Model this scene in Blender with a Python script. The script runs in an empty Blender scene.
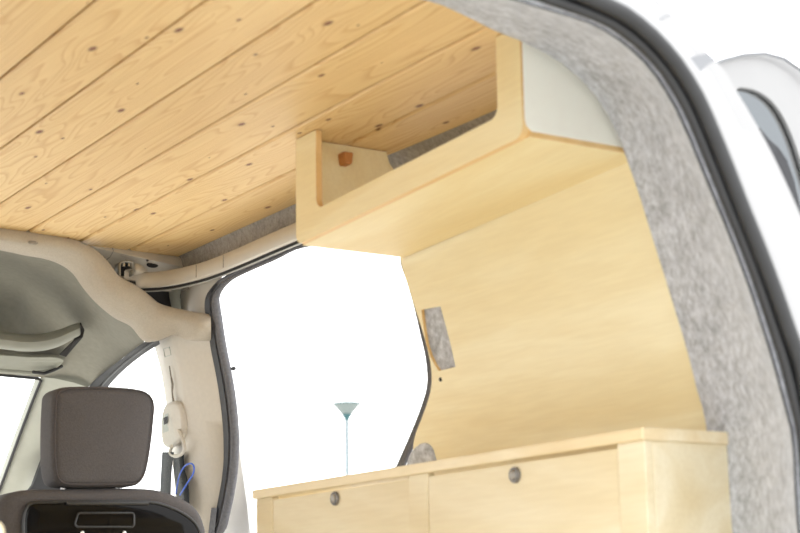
import bpy, bmesh, math, random
from mathutils import Vector, Matrix
random.seed(7)
COL = bpy.context.scene.collection
# ------------------------------------------------------------------ camera (origin = the camera's eye)
RT = Vector((0.8431, -0.5376, -0.0164)); YAW, PIT, ROL = map(math.radians, (32.521, 12.104, -0.958))
FW = Vector((math.sin(YAW)*math.cos(PIT), math.cos(YAW)*math.cos(PIT), math.sin(PIT)))
r0 = Vector((math.cos(YAW), -math.sin(YAW), 0)); u0 = r0.cross(FW)
RT = math.cos(ROL)*r0 + math.sin(ROL)*u0; UP = RT.cross(FW)
F = 1667.0
def ray(u, v): return RT*((u-400)/F) - UP*((v-266.5)/F) + FW
def PX(u, v, x): d = ray(u, v); return d*(x/d.x)          # point of the sight line lying on a known plane of the van
def PY(u, v, y): d = ray(u, v); return d*(y/d.y)
def PZ(u, v, z): d = ray(u, v); return d*(z/d.z)
def PN(u, v, k, c): d = ray(u, v); return d*(c/(d.x+k*d.z))  # leaning plane x + k z = c
def WALL(u, v, off=0): return PN(u, v, .30, 2.13+off)
def OPEN(u, v, off=0): return PN(u, v, .27, 2.146+off)

# ------------------------------------------------------------------ materials
def nodes(name):
    m = bpy.data.materials.new(name); m.use_nodes = True
    nt = m.node_tree; b = nt.nodes['Principled BSDF']
    return m, nt, b
def N(nt, t, **kw):
    n = nt.nodes.new(t)
    for k, v in kw.items():
        if k.startswith('i_'): n.inputs[k[2:].replace('_', ' ')].default_value = v
        else: setattr(n, k, v)
    return n
def ramp(nt, stops):
    r = nt.nodes.new('ShaderNodeValToRGB'); e = r.color_ramp.elements
    while len(e) < len(stops): e.new(.5)
    for q, (p, c) in zip(e, stops): q.position = p; q.color = (*c, 1) if len(c) == 3 else c
    return r
def srgb(r, g, b):
    f = lambda c: (c/255/12.92) if c/255 <= .04045 else ((c/255+.055)/1.055)**2.4
    return (f(r), f(g), f(b))
def plain(name, c, rough=.6, metal=0, noise=.06, scale=30, bump=0, coat=0):
    m, nt, b = nodes(name)
    tc = N(nt, 'ShaderNodeTexCoord'); nz = N(nt, 'ShaderNodeTexNoise', i_Scale=scale, i_Detail=4)
    nt.links.new(tc.outputs['Object'], nz.inputs['Vector'])
    lo = tuple(x*(1-noise) for x in c); hi = tuple(min(1, x*(1+noise)) for x in c)
    r = ramp(nt, [(.3, lo), (.7, hi)]); nt.links.new(nz.outputs['Fac'], r.inputs['Fac']); nt.links.new(r.outputs['Color'], b.inputs['Base Color'])
    b.inputs['Roughness'].default_value = rough; b.inputs['Metallic'].default_value = metal
    if name.startswith('glossy'): b.inputs['Specular IOR Level'].default_value = .16
    if coat: b.inputs['Coat Weight'].default_value = coat; b.inputs['Coat Roughness'].default_value = .05
    if bump:
        bp = N(nt, 'ShaderNodeBump', i_Strength=bump, i_Distance=.004); nt.links.new(nz.outputs['Fac'], bp.inputs['Height']); nt.links.new(bp.outputs['Normal'], b.inputs['Normal'])
    return m
def math_n(nt, op, a, b=None, c=None):
    n = N(nt, 'ShaderNodeMath', operation=op)
    for i, v in enumerate((a, b, c)):
        if v is None: continue
        if isinstance(v, (int, float)): n.inputs[i].default_value = v
        else: nt.links.new(v, n.inputs[i])
    return n.outputs[0]
def pine():
    m, nt, b = nodes('knotty pine'); L = nt.links.new
    at = N(nt, 'ShaderNodeAttribute', attribute_name='pid')
    tc = N(nt, 'ShaderNodeTexCoord')
    off = N(nt, 'ShaderNodeVectorMath', operation='MULTIPLY'); L(at.outputs['Color'], off.inputs[0]); off.inputs[1].default_value = (9, 9, 9)
    pos = N(nt, 'ShaderNodeVectorMath', operation='ADD'); L(tc.outputs['Object'], pos.inputs[0]); L(off.outputs[0], pos.inputs[1])
    # knots
    mk = N(nt, 'ShaderNodeMapping'); mk.inputs['Scale'].default_value = (10.5, 4.6, 0); L(pos.outputs[0], mk.inputs['Vector'])
    vo = N(nt, 'ShaderNodeTexVoronoi', voronoi_dimensions='2D', i_Scale=1.0, i_Randomness=1.0); L(mk.outputs[0], vo.inputs['Vector'])
    # every cell gets its own knot size; about half have none
    sep = N(nt, 'ShaderNodeSeparateColor'); L(vo.outputs['Color'], sep.inputs[0])
    size = math_n(nt, 'MULTIPLY_ADD', sep.outputs[0], .14, -.03)
    kd = math_n(nt, 'DIVIDE', vo.outputs['Distance'], math_n(nt, 'MAXIMUM', size, .004))
    kr = ramp(nt, [(.0, (1, 1, 1)), (.45, (.95, .95, .95)), (.62, (.35, .35, .35)), (.95, (0, 0, 0))]); L(kd, kr.inputs['Fac'])
    # cathedral grain: stretched noise cut into thin rings
    mg = N(nt, 'ShaderNodeMapping'); mg.inputs['Scale'].default_value = (7.0, .34, 1); L(pos.outputs[0], mg.inputs['Vector'])
    ng = N(nt, 'ShaderNodeTexNoise', i_Scale=1.0, i_Detail=2.0, i_Roughness=.45); L(mg.outputs[0], ng.inputs['Vector'])
    swirl = math_n(nt, 'MULTIPLY', math_n(nt, 'SUBTRACT', .5, math_n(nt, 'MINIMUM', vo.outputs['Distance'], .5)), math_n(nt, 'MULTIPLY', size, 1.6))
    field = math_n(nt, 'ADD', math_n(nt, 'MULTIPLY', ng.outputs['Fac'], 44.0), math_n(nt, 'MULTIPLY', swirl, 26.0))
    saw = math_n(nt, 'FRACT', field)
    gr = ramp(nt, [(0, (0, 0, 0)), (.55, (.15, .15, .15)), (.88, (1, 1, 1)), (1, (0, 0, 0))]); L(saw, gr.inputs['Fac'])
    mf = N(nt, 'ShaderNodeMapping'); mf.inputs['Scale'].default_value = (160, 5, 1); L(pos.outputs[0], mf.inputs['Vector'])
    nf = N(nt, 'ShaderNodeTexNoise', i_Scale=1.0, i_Detail=3); L(mf.outputs[0], nf.inputs['Vector'])
    base = N(nt, 'ShaderNodeMix', data_type='RGBA'); base.inputs['A'].default_value = (*srgb(236, 206, 150), 1); base.inputs['B'].default_value = (*srgb(204, 154, 90), 1)
    L(math_n(nt, 'MULTIPLY', gr.outputs['Color'], .52), base.inputs['Factor'])
    b2 = N(nt, 'ShaderNodeMix', data_type='RGBA', blend_type='MULTIPLY'); L(base.outputs['Result'], b2.inputs['A']); b2.inputs['Factor'].default_value = 1
    fr = ramp(nt, [(.3, (.93, .91, .88)), (.7, (1.0, 1.0, 1.0))]); L(nf.outputs['Fac'], fr.inputs['Fac']); L(fr.outputs['Color'], b2.inputs['B'])
    pv = N(nt, 'ShaderNodeMix', data_type='RGBA', blend_type='MULTIPLY'); pv.inputs['Factor'].default_value = 1; L(b2.outputs['Result'], pv.inputs['A'])
    sa = N(nt, 'ShaderNodeSeparateColor'); L(at.outputs['Color'], sa.inputs[0])
    pr = ramp(nt, [(0, (.93, .90, .85)), (1, (1, 1, 1))]); L(sa.outputs[1], pr.inputs['Fac']); L(pr.outputs['Color'], pv.inputs['B'])
    kn = N(nt, 'ShaderNodeMix', data_type='RGBA'); L(kr.outputs['Color'], kn.inputs['Factor']); L(pv.outputs['Result'], kn.inputs['A']); kn.inputs['B'].default_value = (*srgb(118, 60, 26), 1)
    L(kn.outputs['Result'], b.inputs['Base Color']); b.inputs['Roughness'].default_value = .5
    return m
def birch(name='birch plywood', c0=(250, 236, 194), c1=(241, 221, 170), axis=1):
    m, nt, b = nodes(name); L = nt.links.new
    tc = N(nt, 'ShaderNodeTexCoord')
    mg = N(nt, 'ShaderNodeMapping'); mg.inputs['Scale'].default_value = (5, .8, 5) if axis == 1 else (9, 9, .9); L(tc.outputs['Object'], mg.inputs['Vector'])
    ng = N(nt, 'ShaderNodeTexNoise', i_Scale=1.3, i_Detail=5, i_Roughness=.5, i_Distortion=.6); L(mg.outputs[0], ng.inputs['Vector'])
    mf = N(nt, 'ShaderNodeMapping'); mf.inputs['Scale'].default_value = (90, 7, 90); L(tc.outputs['Object'], mf.inputs['Vector'])
    nf = N(nt, 'ShaderNodeTexNoise', i_Scale=1.5, i_Detail=2); L(mf.outputs[0], nf.inputs['Vector'])
    mid = tuple((a+b_)/2 for a, b_ in zip(c0, c1))
    r = ramp(nt, [(.32, srgb(*c1)), (.47, srgb(*mid)), (.56, srgb(*c0)), (.72, srgb(*mid))]); L(ng.outputs['Fac'], r.inputs['Fac'])
    mx = N(nt, 'ShaderNodeMix', data_type='RGBA', blend_type='MULTIPLY'); mx.inputs['Factor'].default_value = 1; L(r.outputs['Color'], mx.inputs['A'])
    fr = ramp(nt, [(.35, (.96, .95, .93)), (.65, (1, 1, 1))]); L(nf.outputs['Fac'], fr.inputs['Fac']); L(fr.outputs['Color'], mx.inputs['B'])
    L(mx.outputs['Result'], b.inputs['Base Color']); b.inputs['Roughness'].default_value = .55
    return m
def felt(name, c, spread=.28, scale=95):
    m, nt, b = nodes(name); L = nt.links.new
    tc = N(nt, 'ShaderNodeTexCoord')
    n1 = N(nt, 'ShaderNodeTexNoise', i_Scale=scale, i_Detail=6, i_Roughness=.75); L(tc.outputs['Object'], n1.inputs['Vector'])
    n2 = N(nt, 'ShaderNodeTexNoise', i_Scale=14, i_Detail=3); L(tc.outputs['Object'], n2.inputs['Vector'])
    s = math_n(nt, 'ADD', math_n(nt, 'MULTIPLY', n1.outputs['Fac'], .8), math_n(nt, 'MULTIPLY', n2.outputs['Fac'], .2))
    r = ramp(nt, [(.36, tuple(x*(1-spread) for x in c)), (.64, tuple(min(1, x*(1+spread)) for x in c))]); L(s, r.inputs['Fac']); L(r.outputs['Color'], b.inputs['Base Color'])
    b.inputs['Roughness'].default_value = 1; b.inputs['Sheen Weight'].default_value = .3; b.inputs['Specular IOR Level'].default_value = .1
    bp = N(nt, 'ShaderNodeBump', i_Strength=.6, i_Distance=.004); L(n1.outputs['Fac'], bp.inputs['Height']); L(bp.outputs['Normal'], b.inputs['Normal'])
    return m
def glass(name, tint=(1, 1, 1), gl=.04):
    m, nt, b = nodes(name); nt.nodes.remove(b); out = nt.nodes['Material Output']
    t = N(nt, 'ShaderNodeBsdfTransparent'); t.inputs['Color'].default_value = (*tint, 1)
    g = N(nt, 'ShaderNodeBsdfGlossy'); g.inputs['Roughness'].default_value = .02
    mx = N(nt, 'ShaderNodeMixShader'); mx.inputs[0].default_value = gl
    nt.links.new(t.outputs[0], mx.inputs[1]); nt.links.new(g.outputs[0], mx.inputs[2]); nt.links.new(mx.outputs[0], out.inputs['Surface'])
    return m
M = dict(
    pine=pine(), birch=birch(), panel=birch('pale plywood lining', (247, 236, 200), (236, 219, 173)),
    cab=birch('cabinet plywood', (236, 225, 196), (223, 206, 167)), edge=birch('plywood edge', (238, 204, 146), (216, 172, 108)),
    worktop=birch('worktop plywood edge', (242, 228, 196), (228, 203, 156)),
    white_ply=plain('white laminate', srgb(254, 252, 240), .45, noise=.02),
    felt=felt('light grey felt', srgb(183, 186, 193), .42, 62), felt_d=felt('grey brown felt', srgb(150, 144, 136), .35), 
    rubber=plain('black rubber', srgb(30, 31, 33), .45, noise=.15), rubber_d=plain('dark rubber', srgb(40, 41, 45), .6, noise=.2),
    seal_cloth=plain('charcoal flocked seal', srgb(98, 98, 102), .8, noise=.2, scale=150),
    paint=plain('white car paint', srgb(144, 144, 145), .35, noise=.01, coat=.2), paint_g=plain('grey body detail', srgb(122, 124, 128), .4, noise=.02),  # paint_g: one even grey for the recess patch, seam and door lip
    beige=plain('warm beige trim plastic', srgb(202, 194, 181), .55, noise=.03, scale=90, bump=.1), beige_m=plain('beige painted metal', srgb(196, 188, 174), .35, noise=.02),
    hoop=felt('beige headliner cloth', srgb(184, 174, 158), .08, 200), liner=plain('grey headliner', srgb(136, 134, 123), .85, noise=.06, scale=60),
    shelf_p=plain('grey green shelf plastic', srgb(146, 146, 134), .6, noise=.03), visor=plain('sun visor vinyl', srgb(142, 143, 132), .7, noise=.03),
    apillar=plain('grey pillar trim', srgb(178, 180, 170), .6, noise=.03), dash=plain('dark dashboard', srgb(46, 46, 48), .6),
    cloth=plain('taupe seat cloth', srgb(76, 72, 71), .9, noise=.14, scale=260, bump=.25), cloth_seam=plain('seat seam', srgb(72, 66, 65), .9),
    gloss=plain('glossy black plastic', srgb(12, 10, 9), .08, noise=.1, coat=.0), gloss2=plain('satin black plastic', srgb(30, 29, 28), .35),
    nickel=plain('satin nickel', srgb(118, 114, 110), .4, .5, noise=.03), nickel_l=plain('polished nickel button', srgb(176, 172, 166), .3, .6, noise=.03), chrome=plain('brushed steel', srgb(190, 188, 184), .25, 1, noise=.03), steel=plain('zinc steel', srgb(170, 168, 160), .4, .8),
    belt=plain('seat belt webbing', srgb(42, 46, 48), .8, noise=.15, scale=200), blue=plain('blue cord', srgb(44, 92, 200), .5),
    pale=plain('pale sill paint', srgb(222, 224, 228), .5, noise=.01), groove=plain('dark brown board joint', srgb(120, 80, 40), .8), tan=plain('orange brown wood block', srgb(186, 124, 66), .6, noise=.08), hole=plain('hollow shade colour', srgb(46, 44, 44), .9),  # hole: near-black that stands in for the shade inside hollows
    glass=glass('clear car glass', (.97, .985, .98)), glass_t=glass('tinted rear glass', (.27, .29, .305), .10),
    pole=plain('pale galvanised pole', srgb(118, 130, 134), .6), lampg=plain('frosted lamp bowl', srgb(112, 122, 120), .4), lampc=plain('teal lamp collar', srgb(40, 84, 88), .5),
    ground=plain('pale concrete paving', srgb(212, 210, 205), .9, noise=.06, scale=4), floor=plain('pale wooden floor', srgb(236, 228, 212), .6),
)
# ------------------------------------------------------------------ mesh helpers
def empty(name, loc, label=None, cat=None, group=None):
    o = bpy.data.objects.new(name, None); COL.objects.link(o); o.location = loc; o.empty_display_size = .05
    if label: tag(o, label, cat, group)
    return o
def tag(o, label, cat, group=None):
    o['label'] = label; o['category'] = cat
    if group: o['group'] = group
    return o
def build(name, bm, mats, parent=None, smooth=True, bevel=0, seg=2, angle=35, kind=None, subsurf=0, label=None):
    if not isinstance(mats, (list, tuple)): mats = [mats]
    bmesh.ops.remove_doubles(bm, verts=bm.verts, dist=1e-6)
    bmesh.ops.recalc_face_normals(bm, faces=bm.faces)
    c = Vector((0, 0, 0))
    for v in bm.verts: c += v.co
    c /= max(1, len(bm.verts))
    bmesh.ops.translate(bm, verts=bm.verts, vec=-c)
    me = bpy.data.meshes.new(name); bm.to_mesh(me); bm.free()
    for m in mats: me.materials.append(m)
    o = bpy.data.objects.new(name, me); COL.objects.link(o); o.location = c
    if smooth: 
        for p in me.polygons: p.use_smooth = True
    if bevel:
        b = o.modifiers.new('bevel', 'BEVEL'); b.width = bevel; b.segments = seg; b.limit_method = 'ANGLE'; b.angle_limit = math.radians(angle); b.harden_normals = False
    if subsurf:
        s = o.modifiers.new('subsurf', 'SUBSURF'); s.levels = subsurf; s.render_levels = subsurf
    if smooth:
        try: me.set_sharp_from_angle(angle=math.radians(angle+5))
        except Exception: pass
    if parent is not None:
        o.parent = parent
        wl = Vector((0, 0, 0)); q = parent
        while q: wl += q.location; q = q.parent
        o.location = c - wl
    if kind: o['kind'] = kind
    if label: o['label'] = label
    return o
def box(bm, lo, hi, mi=0):
    v = [bm.verts.new((x, y, z)) for x in (lo[0], hi[0]) for y in (lo[1], hi[1]) for z in (lo[2], hi[2])]
    for f in ((0, 1, 3, 2), (4, 6, 7, 5), (0, 4, 5, 1), (2, 3, 7, 6), (0, 2, 6, 4), (1, 5, 7, 3)):
        bm.faces.new([v[i] for i in f]).material_index = mi
    return v
def crom(pts, n=8, closed=False):
    pts = [Vector(p) for p in pts]; out = []; k = len(pts)
    rng = range(k) if closed else range(k-1)
    for i in rng:
        if closed: a, b, c, d = pts[(i-1) % k], pts[i], pts[(i+1) % k], pts[(i+2) % k]
        else: a, b, c, d = pts[max(i-1, 0)], pts[i], pts[i+1], pts[min(i+2, k-1)]
        for j in range(n):
            t = j/n
            out.append(.5*((2*b)+(c-a)*t+(2*a-5*b+4*c-d)*t*t+(3*b-a-3*c+d)*t**3))
    if not closed: out.append(pts[-1])
    return out
def resample(pts, n):
    L = [0]
    for a, b in zip(pts, pts[1:]): L.append(L[-1]+(b-a).length)
    out = []; j = 0
    for i in range(n):
        s = L[-1]*i/(n-1)
        while j < len(pts)-2 and L[j+1] < s: j += 1
        t = (s-L[j])/max(1e-9, L[j+1]-L[j]); out.append(pts[j].lerp(pts[j+1], min(1, max(0, t))))
    return out
def loft(bm, rows, closed=False, mi=0):
    vr = [[bm.verts.new(p) for p in r] for r in rows]
    for a, b in zip(vr, vr[1:]):
        n = len(a)
        for i in range(n if closed else n-1):
            f = bm.faces.new([a[i], a[(i+1) % n], b[(i+1) % n], b[i]]); f.material_index = mi
    return vr
def tube(bm, pts, r, n=10, prof=None, closed=False, mi=0, up=None):
    pts = [Vector(p) for p in pts]; rows = []; k = len(pts); ref = Vector(up) if up is not None else None
    for i, p in enumerate(pts):
        t = (pts[(i+1) % k]-pts[i-1]) if closed else (pts[min(i+1, k-1)]-pts[max(i-1, 0)])
        t.normalize()
        if ref is None: ref = Vector((0, 0, 1)) if abs(t.z) < .9 else Vector((1, 0, 0))
        a = (ref - t*ref.dot(t)).normalized(); b = t.cross(a)
        if up is None: ref = a
        rr = r[i] if isinstance(r, (list, tuple)) else r
        rows.append([p + (a*q[0]+b*q[1])*rr for q in (prof or [(math.cos(2*math.pi*j/n), math.sin(2*math.pi*j/n)) for j in range(n)])])
    if closed: rows.append(rows[0])
    vr = loft(bm, rows, True, mi)
    if not closed:
        bm.faces.new(vr[0][::-1]).material_index = mi; bm.faces.new(vr[-1]).material_index = mi
    return vr
def round_loop(pts, rad, n=6):
    """pts: 2-D corners, rad: radius per corner"""
    out = []; k = len(pts)
    for i in range(k):
        p = Vector(pts[i]); a = Vector(pts[i-1]); b = Vector(pts[(i+1) % k]); r = rad[i] if isinstance(rad, (list, tuple)) else rad
        if r <= 0: out.append(p); continue
        d1 = (a-p).normalized(); d2 = (b-p).normalized(); ang = d1.angle(d2); t = r/math.tan(ang/2)
        c = p+(d1+d2).normalized()*(r/math.sin(ang/2)); s = p+d1*t; e = p+d2*t
        for j in range(n+1):
            q = (s-c).lerp(e-c, j/n).normalized()*r; out.append(c+q)
    return out
def plate(bm, outer, holes, o, ax, ay, th, mi=0, mi_side=0):
    """flat plate with holes: 2-D loops on the axes ax, ay from o, thickness vector th"""
    edges = []; loops = []
    for lp in [outer]+list(holes):
        vs = [bm.verts.new(o+ax*p[0]+ay*p[1]) for p in lp]; loops.append(vs)
        for i in range(len(vs)): edges.append(bm.edges.new((vs[i], vs[(i+1) % len(vs)])))
    r = bmesh.ops.triangle_fill(bm, use_beauty=True, use_dissolve=False, edges=edges)
    fs = [g for g in r['geom'] if isinstance(g, bmesh.types.BMFace)]
    for f in fs: f.material_index = mi
    mp = {}
    for f in fs:
        for v in f.verts:
            if v not in mp: mp[v] = bm.verts.new(v.co+th)
    for f in fs: bm.faces.new([mp[v] for v in reversed(f.verts)]).material_index = mi
    for vs in loops:
        for i in range(len(vs)):
            a, b = vs[i], vs[(i+1) % len(vs)]
            if a in mp and b in mp: bm.faces.new([a, b, mp[b], mp[a]]).material_index = mi_side
def puff(bm, outline, depth, r, axis=Vector((0, 1, 0)), dome=0, steps=5, mi=0):
    """closed 3-D outline (the widest section) swept along axis over depth, edges rounded by r, faces domed"""
    k = len(outline); c = sum(outline, Vector())/k
    nrm = []
    for i in range(k):
        t = (outline[(i+1) % k]-outline[i-1]).normalized(); q = t.cross(axis).normalized()
        if q.dot(outline[i]-c) < 0: q = -q
        nrm.append(q)
    prof = [(r*(1-math.cos(math.pi/2*j/steps)) , r*(1-math.sin(math.pi/2*j/steps))) for j in range(steps, -1, -1)]
    prof = [(p[0], p[1]) for p in prof]           # (inset, distance from face) from face to side
    rows = []
    seq = [(ins, d) for ins, d in prof] + [(ins, depth-d) for ins, d in reversed(prof)]
    rows = [[outline[i]-nrm[i]*ins+axis*d for i in range(k)] for ins, d in seq]
    def cap(row, sgn):
        cc = sum(row, Vector())/k; inner = []
        for f in (.85, .6, .3): inner.append([cc.lerp(p, f)+axis*sgn*dome*(1-f*f) for p in row])
        return inner, cc+axis*sgn*dome
    a, ca = cap(rows[0], -1); b, cb = cap(rows[-1], 1)
    vr = loft(bm, a[::-1]+rows+b, True, mi)
    for row, cc, fl in ((vr[0], ca, 1), (vr[-1], cb, 0)):
        cv = bm.verts.new(cc)
        for i in range(k): bm.faces.new([row[i], row[(i+1) % k], cv]).material_index = mi
def lathe(bm, o, axis, prof, n=24, mi=0):
    axis = Vector(axis).normalized(); a = axis.orthogonal().normalized(); b = axis.cross(a)
    loft(bm, [[o+axis*h+(a*math.cos(2*math.pi*j/n)+b*math.sin(2*math.pi*j/n))*max(r, 1e-4) for j in range(n)] for r, h in prof], True, mi)
V = Vector; NB = bmesh.new

# ================================================================== THE SETTING
# ground outside, van floor
bm = NB(); box(bm, (-60, -60, -1.0), (80, 120, -.9)); build('ground', bm, M['ground'], kind='structure')
bm = NB(); box(bm, (.25, 1.75, -.40), (2.12, 5.4, -.36)); build('floor', bm, M['floor'], kind='structure')  # floor out of view, coloured pale to bounce light upwards
# ceiling of pine boards
bm = NB(); lay = bm.loops.layers.float_color.new('pid'); pw = .1558; g = .0028
x1 = 1.902; k = 0
while x1 > .3:
    x0 = x1-pw; n0 = len(bm.faces)
    prof = [(x0+g, .012), (x0+g, .004), (x0+g+.004, 0), (x1-g-.004, 0), (x1-g, .004), (x1-g, .012)]
    rows = [[V((px, y, 1.0+pz)) for px, pz in prof] for y in (2.12, 4.12)]
    vr = loft(bm, rows); bm.faces.ensure_lookup_table()
    col = (random.random(), random.random(), random.random(), 1)
    for f in bm.faces[n0:]:
        for l in f.loops: l[lay] = col
    # dark brown tongue at the bottom of the groove
    n0 = len(bm.faces); loft(bm, [[V((x1-g-.001, y, 1.010)), V((x1+g+.001, y, 1.010))] for y in (2.12, 4.12)], mi=1)
    x1 = x0; k += 1
build('ceiling', bm, [M['pine'], M['groove']], smooth=False, kind='structure')
# roof skin above it
bm = NB(); box(bm, (.2, 2.12, 1.02), (1.91, 4.2, 1.04)); box(bm, (.2, 4.15, 1.03), (1.8, 4.9, 1.05)); build('roof', bm, M['paint'], kind='structure')

bm = NB(); box(bm, (.18, 1.72, -.40), (.22, 4.15, 1.03)); build('wall_left', bm, M['felt'], kind='structure')  # unseen left wall, added to hold back light from that side
# felt band between the ceiling edge and the slide rail, also behind the overhead shelf
bm = NB()
rows = []
for y in [2.14+i*.05 for i in range(41)]:
    kx = [(2.1, 1.878), (2.6, 1.880), (2.8, 1.874), (3.04, 1.862), (3.2, 1.875), (3.45, 1.8985), (4.1, 1.8985)]
    for (ya, xa), (yb, xb) in zip(kx, kx[1:]):
        if ya <= y <= yb+.03: xe = xa+(xb-xa)*min(1, (y-ya)/(yb-ya))
    rows.append([V((x, y, z)) for x, z in ((xe-.002, 1.003), (xe, .9985), (xe+(1.904-xe)*.6, .985), (1.904, .965), (1.905, .93), (1.906, .90))])
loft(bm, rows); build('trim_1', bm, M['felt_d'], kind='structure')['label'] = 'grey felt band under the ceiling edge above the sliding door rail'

# plywood lining of the right wall, with the felt-backed hand hole
ORG = V((1.89, 0, .8)); AX = V((0, 1, 0)); AY = V((-.30, 0, 1)).normalized()
def w2(p): q = p-ORG; return V((q.dot(AX), q.dot(AY)))
front = [(399, 246), (401, 262), (405, 277), (410, 292), (417, 314), (424, 336), (429.5, 358), (431.5, 374), (431, 388), (427.5, 402), (421, 420), (415, 436), (413, 450), (414, 470)]
outer = [w2(p) for p in crom([WALL(*p) for p in front], 4)]
b0 = w2(V((1.89, 2.19, .8)))
fr_bot = outer[-1]
outer = outer+[V((fr_bot.x, -.9)), V((2.17, -.9)), V((2.17, .05)), V((outer[0].x, .05))]
hole = [w2(WALL(*p)) for p in [(421.5, 310), (431, 308), (440.5, 306.5), (445.5, 325), (451, 346), (455.5, 367), (447, 369), (438.5, 371), (434.5, 365), (430, 355.5), (426.5, 345), (424.5, 333), (422.5, 320)]]
bm = NB(); plate(bm, outer, [hole], ORG, AX, AY, V((.012, 0, .0036)), 0, 1)
wr = build('wall_right', bm, [M['panel'], M['edge']], smooth=False, kind='structure')
bm = NB(); hq = [w2(WALL(*p)) for p in [(417, 303), (444, 300), (460, 372), (434, 377)]]
plate(bm, hq, [], ORG+V((.007, 0, .002)), AX, AY, V((.004, 0, .001)))
build('felt_pad', bm, M['felt'], wr, smooth=False, label='grey felt showing in the cut-out')
bm = NB(); c = WALL(440.5, 379.5); lathe(bm, c, (-1, 0, -.3), [(.0001, .0015), (.004, .0015), (.005, 0)], 12); build('screw_hole', bm, M['hole'], wr)  # flat dark disc painted as the shade in a screw hole

# felt covered rear frame round the back opening
inner = [(425, 0), (450, 9), (478, 22), (497, 32), (519, 40), (540, 50), (559, 61), (575, 74), (589, 88), (600, 102), (611, 121), (620, 140), (627, 160), (639, 194), (650, 230), (663, 271), (675, 310), (687, 350), (697, 390), (707, 432)]
A = [PY(u, v, 2.15) for u, v in inner]
A = [V((.3, 2.15, 1.0)), V((.9, 2.15, .995)), V((1.25, 2.15, .992))]+A+[V((2.0, 2.15, .12)), V((2.04, 2.15, -.1)), V((2.06, 2.15, -.36))]
sin_ = [(540, 6), (589, 21), (612, 33), (630, 46), (645, 60), (658, 75), (677, 106), (690, 134), (701, 161), (718, 202), (738, 251), (756, 301), (775, 361), (786, 402), (795, 440)]
B = [PY(u, v, 1.72) for u, v in sin_]
B = [V((.3, 1.72, .80)), V((.9, 1.72, .835)), V((1.15, 1.72, .838))]+B+[V((1.765, 1.72, .12)), V((1.785, 1.72, -.1)), V((1.79, 1.72, -.36))]
nn = 90
Ar, Br = resample(crom(A, 6), nn), resample(crom(B, 6), nn)
rows = [[a+V((.045, .02, .022)) for a in Ar], Ar]
for t in (.12, .3, .5, .7, .88, 1.0):
    # the felt rolls inwards between the wall and the door flange
    rows.append([a.lerp(b, t)+V((.045, 0, .012))*math.sin(math.pi*t) for a, b in zip(Ar, Br)])
rows.append([b+V((.03, -.01, .03)) for b in Br])
bm = NB(); loft(bm, rows)
bm.faces.ensure_lookup_table()
from mathutils.bvhtree import BVHTree
dimple, dn = BVHTree.FromBMesh(bm).ray_cast(V((0, 0, 0)), ray(752, 472).normalized())[:2]
if dn.dot(dimple) > 0: dn = -dn
fr = build('wall_rear', bm, M['felt'], kind='structure', subsurf=0); fr['label'] = 'grey felt covered frame round the back door opening'
# round hollow low on the pillar
bm = NB(); lathe(bm, dimple, dn, [(.0001, .0005), (.009, .0005), (.013, .002), (.017, .008), (.022, .005), (.028, -.003)], 20)
build('felt_dimple', bm, M['felt'], fr)

# ================================================================== back door seal, bodywork, back door
sout = [(615, 0), (638, 13), (657, 29), (672, 45), (686, 63), (700, 85), (711, 107), (733, 160), (748, 200), (765, 242), (782, 286), (798, 331), (812, 375)]
C_ = [PY(u, v, 1.68) for u, v in sout]
C_ = [V((.3, 1.68, .86)), V((.9, 1.68, .885)), V((1.2, 1.68, .885))]+C_+[V((1.79, 1.68, .12)), V((1.815, 1.68, -.1)), V((1.82, 1.68, -.36))]
Cr = resample(crom(C_, 6), nn)
Bs = [b.copy() for b in Br]
se = empty('door_seal', Bs[0], 'black double rubber seal round the back door opening', 'rubber seal')
mid = [(b.lerp(c, .72)) for b, c in zip(Bs, Cr)]; thin = [(b.lerp(c, .22)+V((0, -.004, 0))) for b, c in zip(Bs, Cr)]; web = [b.lerp(c, .42) for b, c in zip(Bs, Cr)]
bm = NB(); tube(bm, mid, .0118, 12); build('bulb', bm, M['rubber'], se)
bm = NB(); tube(bm, thin, .0085, 10); build('lip', bm, M['rubber'], se)
bm = NB(); loft(bm, [[b+V((0, .006, 0)) for b in Bs], [w+V((0, .020, 0)) for w in web], [c+V((0, .006, 0)) for c in Cr]]); build('web', bm, M['rubber_d'], se)
# white body flange outside the seal
edge_px = [(640, -12), (656, -4), (668, 8), (690, 32), (712, 55), (722, 62), (735, 84), (750, 108), (775, 152), (800, 205), (818, 250), (840, 310)]
D_ = [PY(u, v, 1.72) for u, v in edge_px]
D_ = [V((.3, 1.72, .93)), V((.9, 1.72, .955)), V((1.2, 1.72, .95))]+D_+[V((1.99, 1.72, .12)), V((2.02, 1.72, -.1)), V((2.03, 1.72, -.40))]
Dr = resample(crom(D_, 6), nn)
def outn(pts):
    o = []
    for i in range(len(pts)):
        t = pts[min(i+1, len(pts)-1)]-pts[max(i-1, 0)]; n = V((-t.z, 0, t.x)).normalized(); o.append(n)
    return o
Dn = outn(Dr)
rows = [[c+V((0, .004, 0)) for c in Cr], [c.lerp(d, .15) for c, d in zip(Cr, Dr)], [c.lerp(d, .50)+V((0, .002, 0)) for c, d in zip(Cr, Dr)], [c.lerp(d, .56)+V((0, .008, 0)) for c, d in zip(Cr, Dr)],
        [c.lerp(d, .92)+V((0, .0, 0)) for c, d in zip(Cr, Dr)], [d+n*.006+V((0, .02, 0)) for d, n in zip(Dr, Dn)], [d+n*.075+V((0, .12, 0)) for d, n in zip(Dr, Dn)], [d+n*.16+V((0, .45, 0)) for d, n in zip(Dr, Dn)]]
bm = NB(); loft(bm, rows)
bw = build('wall_outside', bm, M['paint'], kind='structure'); bw['label'] = 'white painted van bodywork outside the back door seal'
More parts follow.
